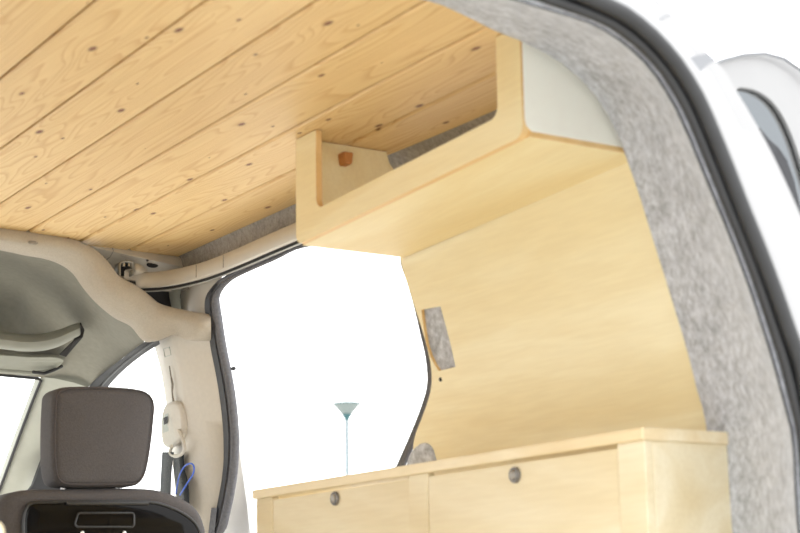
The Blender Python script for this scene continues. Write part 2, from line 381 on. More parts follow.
# flat grey patch at the stepped hinge recess on the body
bm = NB(); hp = [PY(u, v, 1.69) for u, v in [(690, 57), (708, 53), (716, 60), (706, 66), (697, 76)]]
vs = [bm.verts.new(p) for p in hp]; bm.faces.new(vs); build('hinge_recess', bm, M['paint_g'], bw)
bm = NB(); tube(bm, [PY(660, 20, 1.695), PY(664, 17, 1.695), PY(673, 13.5, 1.695)], .0014, 6); build('sealant_seam', bm, M['paint_g'], bw)

# opened back door folded round behind the body
yd = 2.02
dl = [(690, 90), (706, 70), (722, 60), (745, 54), (765, 53), (784, 58), (800, 69), (816, 86), (836, 120), (858, 170), (880, 250), (905, 400)]
O2 = V((2.0, yd, 0))
def d2(p): q = p-O2; return V((q.x, q.z))
dp = [d2(p) for p in crom([PY(u, v, yd) for u, v in dl], 4)]
dp = dp+[V((dp[-1].x+.02, -.6))]+[d2(p) for p in crom([PY(u, v, yd) for u, v in [(872, 520), (840, 400), (814, 300), (790, 215), (764, 160), (738, 112), (716, 88)]], 2)]
wl = [(737, 90), (750, 89), (764, 95), (776, 106), (788, 126), (800, 158), (814, 210), (826, 290), (818, 285), (796, 215), (770, 158), (746, 112)]
wp = [d2(p) for p in crom([PY(u, v, yd) for u, v in wl], 4, True)]
bd = empty('back_door', (2.05, yd, -.6), 'white van back door folded open, curved top and tinted window', 'van door')
bm = NB(); plate(bm, dp, [wp], O2, V((1, 0, 0)), V((0, 0, 1)), V((0, .022, 0)))
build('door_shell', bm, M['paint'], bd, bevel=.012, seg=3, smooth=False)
bm = NB(); cw = sum(wp, V((0, 0)))/len(wp); plate(bm, [cw.lerp(p, 1.03) for p in wp], [], O2+V((0, .008, 0)), V((1, 0, 0)), V((0, 0, 1)), V((0, .004, 0)))
build('door_glass', bm, M['glass_t'], bd, smooth=False)
bm = NB(); tube(bm, [PY(u, v, yd-.012) for u, v in [(705, 68), (722, 60.5), (745, 54.5), (765, 53.5), (784, 58.5), (800, 69.5), (816, 86.5), (836, 120)]], .003, 8); build('door_lip', bm, M['paint_g'], bd)
bm = NB(); ws = [PY(u, v, yd-.004) for u, v in [(760, 128), (769, 139), (779, 148), (787, 160), (794, 180), (800, 205), (806, 240), (780, 240), (765, 190)]]
c = sum(ws, V())/len(ws); vs = [bm.verts.new(p) for p in ws]; vs2 = [bm.verts.new(p+V((0, .012, 0))) for p in ws]
bm.faces.new(vs); bm.faces.new(vs2[::-1])
for i in range(len(vs)): bm.faces.new([vs[i], vs2[i], vs2[(i+1) % len(vs)], vs[(i+1) % len(vs)]])
build('dark_wedge', bm, M['rubber_d'], bd, smooth=False)  # dark wedge at the lower side of the door window

# ================================================================== overhead shelf
XF = 1.63
def s2(p): return V((p.y, p.z))
yL = PX(296, 240, XF).y; yR = PX(523, 136, XF).y; zB = .787
yiL = PX(316, 170, XF).y; yiR = PX(496.5, 80, XF).y; ziL = PX(321, 207, XF).z; ziR = PX(490, 120, XF).z; zBL = PX(302, 243, XF).z; zBR = PX(522, 136.5, XF).z; zB = (zBL+zBR)/2
sh = empty('overhead_shelf', (1.75, (yL+yR)/2, zB), 'birch plywood overhead shelf hanging from the board ceiling', 'shelf')
bm = NB()
loop = round_loop([(yR, .998), (yR, zBR), (yL, zBL), (yL, .998), (yiL, .998), (yiL, ziL), (yiR, ziR), (yiR, .998)], [0, .022, .022, 0, 0, .022, .022, 0], 6)
plate(bm, loop, [], V((XF, 0, 0)), V((0, 1, 0)), V((0, 0, 1)), V((.014, 0, 0)), 0, 1)
build('front_panel', bm, [M['birch'], M['edge']], sh, smooth=False, bevel=.0025, seg=2, angle=50)
bm = NB()
slp = (zBL-zBR)/(yL-yR); AYs = V((0, 1, slp))
bt = [V((XF+.0138, 0)), V((1.893, 0)), V((1.893, yL-.001-yR)), V((XF+.0138, yL-.001-yR))]
plate(bm, bt, [], V((0, yR, zBR+.0004)), V((1, 0, 0)), AYs, V((0, 0, .013)), 0, 1)
build('bottom_board', bm, [M['birch'], M['edge']], sh, smooth=False, bevel=.003)
# left cheek (seen through the front cut-out) and white right cheek
def cheek(name, y0, y1, pts, mat, fl):
    bm = NB(); lp = [V((p[0], p[1])) for p in pts]
    plate(bm, lp, [], V((0, y0, 0)), V((1, 0, 0)), V((0, 0, 1)), V((0, y1-y0, 0)), 0, 1)
    return build(name, bm, [mat, M['edge']], sh, smooth=False, bevel=.001, label=fl)
cheek('end_panel', yL-.016, yL-.003, [(XF+.014, .8), (1.885, .8), (1.886, .93), (1.868, .955), (1.852, .975), (1.845, .998), (XF+.014, .998)], M['birch'], None)
cur = crom([PY(u, v, yR+.001) for u, v in [(521.5, 40), (540, 49), (559, 60), (575, 73), (589, 87), (600, 101), (611, 120), (620, 139), (626, 153)]], 3)
pts = [(p.x+.006, p.z+.006) for p in cur][::-1]
pts = [(p[0], min(p[1], .998)) for p in pts]
cp = [(XF+.004, .998)] + [(XF+.004, zBR+.030)] + [(XF+.008, zBR+.018), (XF+.018, zBR+.0105)] + [(1.87, zBR+.0105)] + [p for p in pts if p[1] > zBR+.02 and p[0] > XF+.02]
cheek('end_panel', yR-.0005, yR+.013, cp, M['white_ply'], 'white faced end panel of the shelf')
# small orange-brown block in the shelf
bm = NB(); c = PY(347, 158.5, 2.92)
vs = box(bm, (c.x-.012, 2.912, c.z-.013), (c.x+.012, 2.94, c.z+.013))
for v in vs:
    if v.co.z < c.z: v.co.x = c.x+(v.co.x-c.x)*.68
tb = build('wooden_block', bm, M['tan'], bevel=.003, smooth=False); tag(tb, 'small orange brown block inside the overhead shelf under the ceiling', 'wooden block')

# ================================================================== cabinet with worktop
XC = 1.80; yC0 = 2.089; yC1 = 3.458; zT = .3090; th = .021
cb = empty('low_cabinet', (1.95, 2.83, -.36), 'long pale plywood cabinet below the lined wall, two flap doors', 'cabinet')
bm = NB(); plate(bm, [V(p) for p in ((XC-.008, yC0-.006), (1.99, yC0-.006), (1.99, 2.16), (2.034, 2.17), (2.034, yC1+.006), (XC-.008, yC1+.006))], [], V((0, 0, zT-th)), V((1, 0, 0)), V((0, 1, 0)), V((0, 0, th))) 
build('worktop', bm, M['worktop'], cb, bevel=.003, smooth=False)
zt = zT-th
Y = lambda u, v: PX(u, v, XC).y
ys = [yC0, Y(618.5, 480), Y(427.5, 500), Y(409, 500), Y(272, 515), yC1]
zd0 = zt-.30; zd1 = zt-.006
bm = NB()
for a, b in ((ys[0], ys[1]), (ys[2], ys[3]), (ys[4], ys[5])): box(bm, (XC, a, -.36), (XC+.018, b, zt))
box(bm, (XC, ys[1], -.36), (XC+.018, ys[2], zd0)); box(bm, (XC, ys[3], -.36), (XC+.018, ys[4], zd0))
build('face_frame', bm, M['cab'], cb, bevel=.0015, smooth=False)
bm = NB(); box(bm, (XC+.018, yC0, -.36), (1.985, yC0+.018, zt)); build('end_panel', bm, M['cab'], cb, bevel=.0015, smooth=False)
bm = NB(); box(bm, (XC+.018, yC1-.018, -.36), (2.03, yC1, zt)); build('end_panel', bm, M['cab'], cb, bevel=.0015, smooth=False)
bm = NB(); box(bm, (XC+.03, yC0+.018, -.30), (2.03, yC1-.018, -.285)); build('base_board', bm, M['cab'], cb, smooth=False)
for (a, b, ku, kv, lab) in ((ys[1], ys[2], 516, 475, None), (ys[3], ys[4], 336, 498.5, None)):
    bm = NB(); box(bm, (XC+.002, a+.002, zd0+.002), (XC+.018, b-.002, zd1-.001)); d = build('door', bm, M['cab'], cb, bevel=.0012, smooth=False)
    c = PX(ku, kv, XC+.002)
    bm = NB(); lathe(bm, c, (-1, 0, 0), [(.0148, 0), (.0148, .004), (.0135, .0065), (.0105, .0065), (.0098, .003), (.0001, .003)], 28)
    kb = build('push_latch', bm, M['nickel'], d)
    bm = NB(); lathe(bm, c, (-1, 0, 0), [(.0088, .003), (.0088, .0075), (.0068, .0095), (.0001, .0102)], 24); build('button', bm, M['nickel_l'], kb)

# low bench along the left side; only its rounded corner shows at the edge of the photo
cq = PY(8.5, 519, 2.05)
bn = empty('low_bench', (.45, 2.5, -.36), 'pale wooden corner of a low bench in front of the seat, bottom left', 'bench')
bm = NB(); box(bm, (.23, 2.05, cq.z-.05), (cq.x, 2.95, cq.z)); build('bench_top', bm, M['worktop'], bn, bevel=.016, seg=4)
bm = NB(); box(bm, (.23, 2.07, -.36), (cq.x-.02, 2.93, cq.z-.05)); build('bench_box', bm, M['cab'], bn, bevel=.002, smooth=False)

# ================================================================== sliding door opening
front_px = [(214, 300), (217, 325), (221, 350), (226, 375), (230, 400), (232.5, 425), (233, 445), (231.5, 470), (227.5, 495), (222, 520), (218, 545)]
top_px = [(460, 236), (400, 238), (340, 240), (300, 245), (275, 256.5), (250, 267.5), (232, 276.5), (219, 287)]
rear_px = [(446, 238), (404, 262), (410, 280), (417.5, 306), (424, 334), (429, 356), (431, 374), (430.5, 388), (427, 402), (420.5, 420), (411, 443), (400, 468), (392, 490)]
loopA = [OPEN(*p) for p in top_px[1:]]+[OPEN(*p) for p in front_px]
lb = loopA[-1]; la = [V((lb.x+.12, lb.y+.02, .0)), V((lb.x+.22, lb.y, -.32)), V((lb.x+.22, 3.3, -.34))]
loopB = [WALL(*p, .018) for p in rear_px[1:]]
path = loopA+la+[V((2.2, 3.32, -.3)), V((2.13, 3.27, .0))]+loopB[::-1]
sp = crom(path, 6, True)
ds = empty('door_seal', sp[0], 'charcoal rubber seal edging the open side door', 'rubber seal')
pf = [(1.35*math.cos(t), .62*math.sin(t)) for t in [2*math.pi*j/14 for j in range(14)]]
n1 = len(top_px[1:])*6; n2 = n1+len(front_px)*6
rad = []
for i in range(len(sp)):
    if i < n1-12: r = .0075
    elif i < n1+6: r = .0075+(.0188-.0075)*min(1, (i-(n1-12))/14)
    elif i < n2+20: r = .0188
    else: r = .009
    rad.append(r)
on = V((1, 0, .27)).normalized(); sd_ = []
for i in range(len(sp)):
    t = (sp[(i+1) % len(sp)]-sp[i-1]).normalized(); sd_.append(on.cross(t).normalized())
for sg, kk in ((1, .66), (-1, .62)):
    bm = NB(); tube(bm, [p+q*(sg*r*.52) for p, q, r in zip(sp, sd_, rad)], [r*kk*1.08 for r in rad], 12, closed=True); build('bulb', bm, M['seal_cloth'], ds)
bm = NB(); loft(bm, [[p+V((-.004-.3*r, -.2*r, -.003)) + V((-.006, .5*r*0, 0)) for p, r in zip(sp[n1-8:n2+10], rad[n1-8:n2+10])], [p+V((-.006-.3*r, 1.9*r, .002)) for p, r in zip(sp[n1-8:n2+10], rad[n1-8:n2+10])]])
build('flange', bm, M['rubber_d'], ds)
bm = NB(); c = OPEN(233.5, 368.5); lathe(bm, c, (0, -1, -.05), [(.004, -.01), (.0055, 0), (.0045, .006), (.0001, .008)], 10); build('bump_stop', bm, M['rubber_d'], ds)

# upper slide rail
rz = .900
ru = [(300, 220), (294, 222.5), (255, 240), (222, 253), (190, 265.5), (157, 271.5), (122, 275.5)]
rl = [(300, 237), (294, 239.5), (268, 250.5), (232, 266), (200, 278), (167, 285.5), (141, 287.5), (124, 286)]
lowc = [PZ(u, v, rz) for u, v in rl]
lowc = [V((lowc[0].x, 2.975, rz)), V((lowc[0].x, 3.1, rz))]+lowc
lc = resample(crom(lowc, 8), 60)
rail = empty('slide_rail', lc[0], 'curved beige slide rail above the open side door', 'door rail')
def off(pts, o):
    out = []
    for i, p in enumerate(pts):
        t = (pts[min(i+1, len(pts)-1)]-pts[max(i-1, 0)]).normalized(); n = V((-t.y, t.x, 0)).normalized()
        if n.x > 0: n = -n
        out.append(p+n*o[0]+V((0, 0, o[1])))
    return out
bm = NB(); loft(bm, [off(lc, q) for q in ((-.03, .042), (-.006, .043), (0, .040), (0, .002), (-.003, 0), (-.012, 0), (-.012, .012), (-.03, .012))]); build('rail_body', bm, M['beige_m'], rail, angle=60)
bm = NB(); loft(bm, [off(lc, q) for q in ((-.012, .010), (-.016, -.006), (-.018, -.006), (-.03, .009))]); build('groove', bm, M['hole'], rail)  # dark strip standing in for the shade in the rail's groove
bm = NB(); tube(bm, off(lc, (-.020, -.006)), .003, 8); build('lower_lip', bm, M['steel'], rail)
for uu in (222, 196):
    bm = NB(); q = min(range(60), key=lambda i: abs(400+F*lc[i].dot(RT)/lc[i].dot(FW)-uu)); a = off(lc, (.0006, .004))[q]; b = off(lc, (.0006, .038))[q]
    tube(bm, [a, b], .0012, 6); build('rail_seam', bm, M['felt_d'], rail)

# front roof cross member with bracket; dark discs stand in for shaded holes
cm = empty('cross_member', (1.7, 4.12, .96), 'beige metal roof cross member at the front end of the boards', 'roof bracket')
tp = [(80, 239), (112, 246), (145, 252.5), (176, 258), (205, 263)]
md = [(88, 246), (114, 252), (146, 259), (177, 265.5), (207, 270)]
lo = [(100, 262), (124, 270), (150, 276), (180, 278), (208, 280)]
bm = NB(); rows = [crom([PY(u, v-5, 4.13) for u, v in tp], 5), crom([PY(u, v, 4.10) for u, v in tp], 5), crom([PY(u, v, 4.095) for u, v in md], 5), crom([PY(u, v, 4.17) for u, v in lo], 5), crom([PY(u, v+14, 4.18) for u, v in lo], 5)]
loft(bm, rows); build('beam', bm, M['beige_m'], cm, angle=60)
bm = NB(); c = PY(152, 265.5, 4.115); tube(bm, [c+V((.018*math.cos(t), .0-.004, .006*math.sin(t))) for t in [0]]+[], .001, 6) if False else lathe(bm, c+V((0, -.004, 0)), (0, -1, -.35), [(.0001, 0), (.006, 0), (.0075, -.002)], 20)
bmesh.ops.scale(bm, vec=(2.3, 1, 1), verts=bm.verts, space=Matrix.Translation(-c)); build('access_hole', bm, M['hole'], cm)
bm = NB(); c = PY(147, 260.5, 4.10); lathe(bm, c+V((0, -.003, 0)), (0, -1, -.2), [(.0001, .001), (.0035, .001), (.004, 0)], 10); build('access_hole', bm, M['hole'], cm)
bm = NB(); sm = [PY(112, 246.5, 4.094), PY(113.5, 251, 4.09), PY(110, 257, 4.115), PY(105, 261, 4.13)]; tube(bm, sm, .0012, 6); build('weld_seam', bm, M['felt_d'], cm)
# u-shaped roller bracket
def q3(u, v, y): return PY(u, v, y)
bk = empty('roller_bracket', PY(126, 270, 4.08), 'small u-shaped steel bracket above the end of the slide rail', 'bracket')
bm = NB()
prof = crom([q3(119.5, 276, 4.075), q3(119.5, 266, 4.075), q3(121, 262, 4.075), q3(125, 260.5, 4.075), q3(130, 260.8, 4.075), q3(133.5, 263, 4.075), q3(134, 275, 4.075)], 4)
loft(bm, [[p+V((0, d, 0)) for p in prof] for d in (0, .035)]); o = build('bracket_strap', bm, M['steel'], bk); sd = o.modifiers.new('thick', 'SOLIDIFY'); sd.thickness = .004
bm = NB(); vs = [bm.verts.new(q3(u, v, 4.115)) for u, v in [(120, 276), (120, 263), (126, 261), (133, 263), (133.5, 276)]]; bm.faces.new(vs); build('bracket_shade', bm, M['hole'], bk)  # dark face painted as the shaded inside of the bracket
bm = NB(); vs = [bm.verts.new(q3(u, v, 4.085)) for u, v in [(134, 263), (140, 265), (147, 270), (143, 273), (134, 275)]]; bm.faces.new(vs); o = build('bracket_wing', bm, M['beige_m'], bk); sd = o.modifiers.new('thick', 'SOLIDIFY'); sd.thickness = .004
for uu in (124, 129):
    bm = NB(); lathe(bm, q3(uu, 264.5, 4.085), (0, 0, 1), [(.0001, -.006), (.004, -.006), (.004, .006), (.0001, .006)], 10); build('roller', bm, M['chrome'], bk)
# dark sheet painted as the shade in the gap behind the bracket
bm = NB(); loft(bm, [[PY(u, v, 4.20) for u, v in ((100, 250), (120, 255), (160, 268), (205, 275))], [PY(u, v, 4.20) for u, v in ((108, 258), (124, 277), (160, 312), (216, 322))]]); build('trim_2', bm, M['hole'], kind='structure')['label'] = 'dark sheet painted as the shaded hollow behind the front roof bracket'

# upper pillar of beige painted metal beside the seal
bm = NB()
rows = []
for (ul, ur, v) in ((184, 226, 272), (183, 220, 280), (181, 214, 292), (180, 212, 303), (178, 213, 318), (178, 215, 340)):
    pl, pr = OPEN(ul, v, .012), OPEN(ur, v, .004)
    rows.append([pl+V((.045, .04, 0)), pl+V((.006, .008, 0)), pl, pl.lerp(pr, .4)+V((-.008, 0, 0)), pl.lerp(pr, .75)+V((-.006, 0, 0)), pr])
loft(bm, rows); build('trim_3', bm, M['beige_m'], kind='structure', angle=60)['label'] = 'beige metal pillar top beside the charcoal seal'
bm = NB(); rows = []
for (ul, ur, v) in ((160, 182, 283), (156, 180, 297), (158, 181, 310), (165, 180, 322)):
    pl, pr = OPEN(ul, v, .03), OPEN(ur, v, -.005); rows.append([pl, pl.lerp(pr, .5), pr])
loft(bm, rows); build('trim_4', bm, M['apillar'], kind='structure')['label'] = 'grey metal flange inside the pillar top'

# ================================================================== B pillar trim, belt
left_e = [(150, 326), (152, 338), (156, 352), (161, 372), (165, 395), (168, 420), (171, 450), (174, 480), (176, 510), (177, 545)]
fold_e = [(166, 322), (168, 336), (173, 352), (178, 372), (182, 395), (184.5, 420), (185.5, 450), (185, 480), (184, 510), (183, 545)]
right_e = [(207, 322), (209, 338), (211, 352), (215, 372), (219, 395), (222, 420), (223.5, 450), (222.5, 475), (217, 508), (212, 545)]
rows = []
for l, m_, r in zip(left_e, fold_e, right_e):
    pl, pm, pr = OPEN(*l, -.0), OPEN(*m_, -.055), OPEN(*r, -.012)
    rows.append([pl+V((.05, .03, 0)), pl, pl.lerp(pm, .5)+V((-.006, 0, 0)), pm, pm.lerp(pr, .12)+V((-.004, -.003, 0)), pm.lerp(pr, .5)+V((-.004, 0, 0)), pr, pr+V((.03, -.0, 0))])
rows = [[p for p in r] for r in rows]
cols = list(zip(*rows)); cols = [crom(list(c), 4) for c in cols]
bm = NB(); loft(bm, cols); bp = build('trim_5', bm, M['beige'], kind='structure', angle=60); bp['label'] = 'beige plastic pillar trim between the front seat and the side door'
bm = NB(); hw = [OPEN(u, v, -.064) for u, v in [(163.5, 349), (169.5, 347), (171, 355), (165, 357)]]; tube(bm, hw, .0012, 6, closed=True); build('airbag_tag', bm, M['apillar'], bp)
bm = NB(); tube(bm, [OPEN(u, v, -.055) for u, v in [(169.5, 366), (171, 377), (172.5, 384), (172, 392), (173.5, 402)]], [.0015, .0025, .004, .002, .0035], 8); build('adjuster_slot', bm, M['felt_d'], bp)
bm = NB(); rr = [OPEN(u, v, -.02) for u, v in [(204, 508), (217, 508), (213, 548), (199, 548)]]; vs = [bm.verts.new(p) for p in rr]; bm.faces.new(vs); build('lower_cover', bm, M['seal_cloth'], bp)

sb = empty('seat_belt', OPEN(170, 430, -.1), 'dark seat belt hanging from a beige height adjuster on the pillar', 'seat belt')
ao = [OPEN(u, v, -.070) for u, v in [(165, 404), (170, 402), (176, 403), (180, 410), (182, 425), (181, 437), (175, 444), (168, 448), (163, 446), (160.5, 436), (160.5, 420), (162, 410)]]
bm = NB(); puff(bm, crom(ao, 3, True), .035, .010, axis=V((1, 0, .2)).normalized(), dome=.004); build('adjuster', bm, M['beige'], sb)
bm = NB(); ah = [OPEN(u, v, -.074) for u, v in [(162, 416), (168, 413), (168.5, 431), (163, 433)]]; vs = [bm.verts.new(p) for p in ah]; bm.faces.new(vs); o = build('adjuster_button', bm, M['apillar'], sb, smooth=False); o.modifiers.new('t', 'SOLIDIFY').thickness = .003
bm = NB(); vs = [bm.verts.new(OPEN(u, v, -.077)) for u, v in [(163.5, 418), (167.5, 416), (167.5, 423), (164, 425)]]; bm.faces.new(vs); o = build('button_recess', bm, M['hole'], sb, smooth=False)  # dark face in place of the shade in a recess
gl = [OPEN(u, v, -.075) for u, v in [(172, 446), (170, 452), (174, 456), (180, 455), (184, 451), (184.5, 446), (182, 438), (178, 430)]]
bm = NB(); tube(bm, crom(gl, 4), .0052, 8); build('belt_guide', bm, M['beige'], sb)
def strap(pts_l, pts_r, o1, th=.003):
    bm = NB(); A_ = crom([OPEN(u, v, o1) for u, v in pts_l], 4); B_ = crom([OPEN(u, v, o1) for u, v in pts_r], 4)
    loft(bm, [A_, B_]); o = build('webbing', bm, M['belt'], sb); o.modifiers.new('t', 'SOLIDIFY').thickness = th
strap([(163, 452), (162, 470), (161, 492), (161, 520)], [(174, 452), (172, 470), (171, 492), (171, 520)], -.075)
strap([(174, 456), (174.5, 470), (177, 490), (179, 515)], [(184, 453), (184.5, 468), (188.5, 485), (190, 515)], -.068)
bm = NB(); bc = [OPEN(u, v, -.085) for u, v in [(176, 494), (177.5, 484), (180, 474), (185, 466), (191, 463.5), (194, 467), (193, 474), (188, 482), (183, 490), (180, 495)]]
tube(bm, crom(bc, 5), .0022, 8); o = build('cord_loop', bm, M['blue']); tag(o, 'thin blue cord loop standing up behind the seat shoulder', 'cord')

# ================================================================== hoop trim and cab headliner
h_top = [(-260, 185), (-120, 208), (0, 227), (40, 233.5), (66, 238), (81, 242), (96, 250), (109, 263), (120, 277), (138, 287), (151, 297), (161, 304.5), (180, 309.5), (205, 314), (210, 314.5)]
h_mid = [(-260, 196), (-120, 219), (0, 238), (36, 244), (60, 247), (76, 251), (89, 260), (101, 275), (112, 291), (130, 302), (146, 313), (158, 319), (180, 321), (200, 325), (211, 327)]
h_low = [(-260, 205), (-120, 228), (0, 247), (30, 253), (52, 257), (68, 263), (80, 272), (90, 286), (103, 301), (121, 316), (138, 325), (154, 341), (178, 333.5), (195, 338.5), (211, 340.5)]
h_y = [4.02, 4.02, 4.02, 4.03, 4.04, 4.045, 4.05, 4.05, 4.05, 4.055, 4.06, 4.06, 4.03, 3.96, 3.945]
T = [PY(u, v, y) for (u, v), y in zip(h_top, h_y)]
T[0].z = T[1].z = T[2].z
rows = [crom([p+V((0, .035, .004)) for p in T], 5), crom(T, 5), crom([PY(u, v, y-.012) for (u, v), y in zip(h_mid, h_y)], 5), crom([PY(u, v, y+.03) for (u, v), y in zip(h_low, h_y)], 5)]
rows = [list(c) for c in zip(*[crom(list(c), 4) for c in zip(*rows)])]
rows.append([p+V((.0, .05, .004)) for p in rows[-1]])
bm = NB(); loft(bm, rows[:]); hp_ = build('trim_6', bm, M['hoop'], kind='structure', angle=80); hp_['label'] = 'beige padded roof trim across the front end of the boards'
bm = NB(); c = PY(33, 242.5, 4.0); lathe(bm, c, (0, -1, 0), [(.0001, .001), (.007, .001), (.009, -.001)], 12); bmesh.ops.scale(bm, vec=(1.6, 1, .6), verts=bm.verts, space=Matrix.Translation(-c)); build('trim_clip', bm, M['felt_d'], hp_)
# headliner: from the hoop forward to the windscreen and the side window
R1 = [(u-1, v+0) for u, v in h_low[:12]]; y1 = [y+.03 for y in h_y[:12]]
R2 = [(-260, 228), (-120, 250), (0, 268), (30, 273), (52, 277), (70, 283), (84, 292), (95, 304), (106, 316), (118, 327), (128, 336), (139, 347)]
R3 = [(-260, 262), (-120, 284), (0, 302), (30, 306), (50, 308), (66, 312), (80, 318), (92, 327), (102, 336), (110, 344), (117, 350), (124, 357)]
R4 = [(-260, 306), (-120, 322), (0, 340), (30, 345), (48, 348), (60, 350), (72, 354), (82, 359), (90, 363), (96, 367), (101, 370), (106, 372)]
R5 = [(-260, 352), (-120, 362), (0, 374), (26, 376), (41, 377.5), (48, 379), (56, 380), (63, 381), (70, 382), (77, 384), (82, 386), (87, 388)]
wt = lambda u: max(0, min(1, (75-u)/75))
HL = [[PY(u-3, v-6, y+.035) for (u, v), y in zip(R1, y1)], [PY(u, v, 4.24+.18*wt(u)) for u, v in R2], [PY(u, v, 4.42+.24*wt(u)) for u, v in R3], [PY(u, v, 4.62+.08*wt(u)) for u, v in R4], [PY(u, v, 4.78) for u, v in R5]]
for i, r in enumerate(HL):
    for k in (0, 1): r[k].z = r[2].z
# deepen the overhead hollow
rows = [crom(r, 4) for r in HL]; cols = [crom(list(c), 4) for c in zip(*rows)]
bm = NB(); loft(bm, cols); o = build('trim_7', bm, M['liner'], kind='structure', angle=80); o['label'] = 'grey green cab headliner above the front seat'
# overhead shelf lip in the cab
oh = empty('overhead_tray', PY(40, 345, 4.5), 'grey overhead storage tray lip above the sun visor', 'storage tray')
t_top = [(-120, 318), (0, 331), (22, 334), (42, 333.5), (60, 329), (72, 324.5), (80, 322.5)]
t_bot = [(-120, 338), (0, 350), (22, 352.5), (42, 352), (58, 348), (72, 341), (81, 336)]
yy = [4.36]*7
a = crom([PY(u, v, 4.37) for u, v in t_top], 5); b = crom([PY(u, v, 4.33) for (u, v) in [((p[0]+q[0])/2, (p[1]+q[1])/2-2) for p, q in zip(t_top, t_bot)]], 5); c_ = crom([PY(u, v, 4.37) for u, v in t_bot], 5); d_ = crom([PY(u, v-1, 4.47) for u, v in t_bot], 5); e_ = crom([PY(u, v-1, 4.47) for u, v in t_top], 5)
bm = NB(); vr = loft(bm, [list(x) for x in zip(*[a, b, c_, d_, e_])], True); bm.faces.new(vr[-1]); bm.faces.new(vr[0][::-1])
build('lip', bm, M['shelf_p'], oh, subsurf=1, angle=100)
bm = NB(); vs = [bm.verts.new(p) for p in (PY(81, 323, 4.38), PY(84.5, 330, 4.40), PY(83, 337, 4.40), PY(66, 357, 4.46), PY(60, 355, 4.46), PY(74, 341, 4.40))]; bm.faces.new(vs); o = build('dark_end', bm, M['hole'], oh, smooth=False); o.modifiers.new('t', 'SOLIDIFY').thickness = .004  # near-black strip round the end of the tray
# sun visor
vo = [(-130, 346), (0, 352), (30, 354), (52, 354), (61, 355.5), (65, 359), (62, 364), (54, 370), (46, 373), (30, 374.5), (0, 372), (-130, 366)]
sv = empty('sun_visor', PY(30, 362, 4.5), 'grey sun visor folded up above the windscreen', 'sun visor')
bm = NB(); puff(bm, crom([PY(u, v, 4.59+(v-352)*.0052) for u, v in vo], 3, True), .03, .010, dome=.004); build('pad', bm, M['visor'], sv)
bm = NB(); tube(bm, [PY(33, 372, 4.68), PY(44, 373.5, 4.69), PY(54, 370, 4.68), PY(62, 366, 4.69)], .005, 8); build('hinge_rod', bm, M['dash'], sv)

# A pillar and windscreen
bm = NB()
aL = [(42, 377), (32, 404), (21, 433), (10, 463), (0, 490), (-16, 533)]
aR = [(87, 387), (74, 404), (62, 428), (48, 452), (30, 485), (10, 533)]
ay = [4.78, 4.87, 4.97, 5.07, 5.17, 5.3]
rows = []
for l, r, y in zip(aL, aR, ay):
    a, b = PY(*l, y), PY(*r, y-.05); rows.append([a+V((0, .06, 0)), a, a.lerp(b, .25)+V((0, -.02, 0)), a.lerp(b, .65)+V((0, -.02, 0)), b, b+V((.04, .05, 0))])
loft(bm, rows); o = build('trim_8', bm, M['apillar'], kind='structure', angle=80); o['label'] = 'grey windscreen pillar trim beside the headrest'
bm = NB(); tube(bm, [PY(u, v, y-.006) for (u, v), y in zip([(-120, 364), (0, 375), (38, 378.5), (41, 380.5), (31.5, 404), (20.5, 433), (9.5, 463), (-.5, 490), (-16, 533)], [4.79, 4.79, 4.79, 4.79]+ay[1:])], .0045, 8)
ws_ = build('windscreen_seal', bm, M['dash']); tag(ws_, 'thin black seal line along the windscreen edge', 'rubber seal')
bm = NB(); vs = [bm.verts.new(p) for p in (PY(-330, 345, 4.83), PY(41, 378, 4.83), PY(0, 490, 5.2), PY(-20, 545, 5.36), PY(-330, 545, 5.36))]; bm.faces.new(vs); build('window_1', bm, M['glass'], kind='structure', smooth=False)
# side window of the cab: glass with dark rubber frame
fo = [(160, 331), (140, 345), (128, 354), (115, 364), (102, 374), (92, 383), (84, 395), (60, 440), (38, 486)]
fi = [(160, 344), (147, 352), (136, 360), (124, 370), (113, 381), (106, 390), (98, 402), (76, 445), (52, 488)]
fy = [4.10, 4.2, 4.32, 4.45, 4.6, 4.72, 4.78, 4.9, 5.1]
bm = NB()
Fo = crom([PY(u, v, y+.01) for (u, v), y in zip(fo, fy)], 4); Fi = crom([PY(u, v, y+.05) for (u, v), y in zip(fi, fy)], 4)
Fm = [a.lerp(b, .55)+V((-.01, -.01, 0)) for a, b in zip(Fo, Fi)]
loft(bm, [Fo, Fm, Fi]); w2_ = build('window_2', bm, M['rubber_d'], kind='structure'); w2_['label'] = 'front side window with dark frame'
bm = NB(); tube(bm, [a.lerp(b, .72)+V((-.012, -.012, 0)) for a, b in zip(Fo, Fi)], .0035, 8); build('frame_bead', bm, M['rubber'], w2_)
gp = [PY(157, 346, 4.15), PY(136, 360, 4.37), PY(113, 381, 4.65), PY(98, 402, 4.83), PY(76, 445, 4.95), PY(52, 495, 5.15), PY(190, 545, 4.2), PY(178, 450, 4.18)]
bm = NB(); vs = [bm.verts.new(p+V((.0, .0, 0))) for p in gp]; cv = bm.verts.new(sum(gp, V())/len(gp))
for i in range(len(vs)): bm.faces.new([vs[i], vs[(i+1) % len(vs)], cv])
build('pane', bm, M['glass'], w2_, smooth=False)
# dark mirror corner / door top beyond the headrest
bm = NB(); ds_ = [PY(u, v, 5.0) for u, v in [(42, 455), (60, 452), (80, 500), (20, 500), (31, 485)]]; vs = [bm.verts.new(p) for p in ds_]; bm.faces.new(vs)
o = build('door_corner', bm, M['dash'], w2_, smooth=False); o.modifiers.new('t', 'SOLIDIFY').thickness = .02

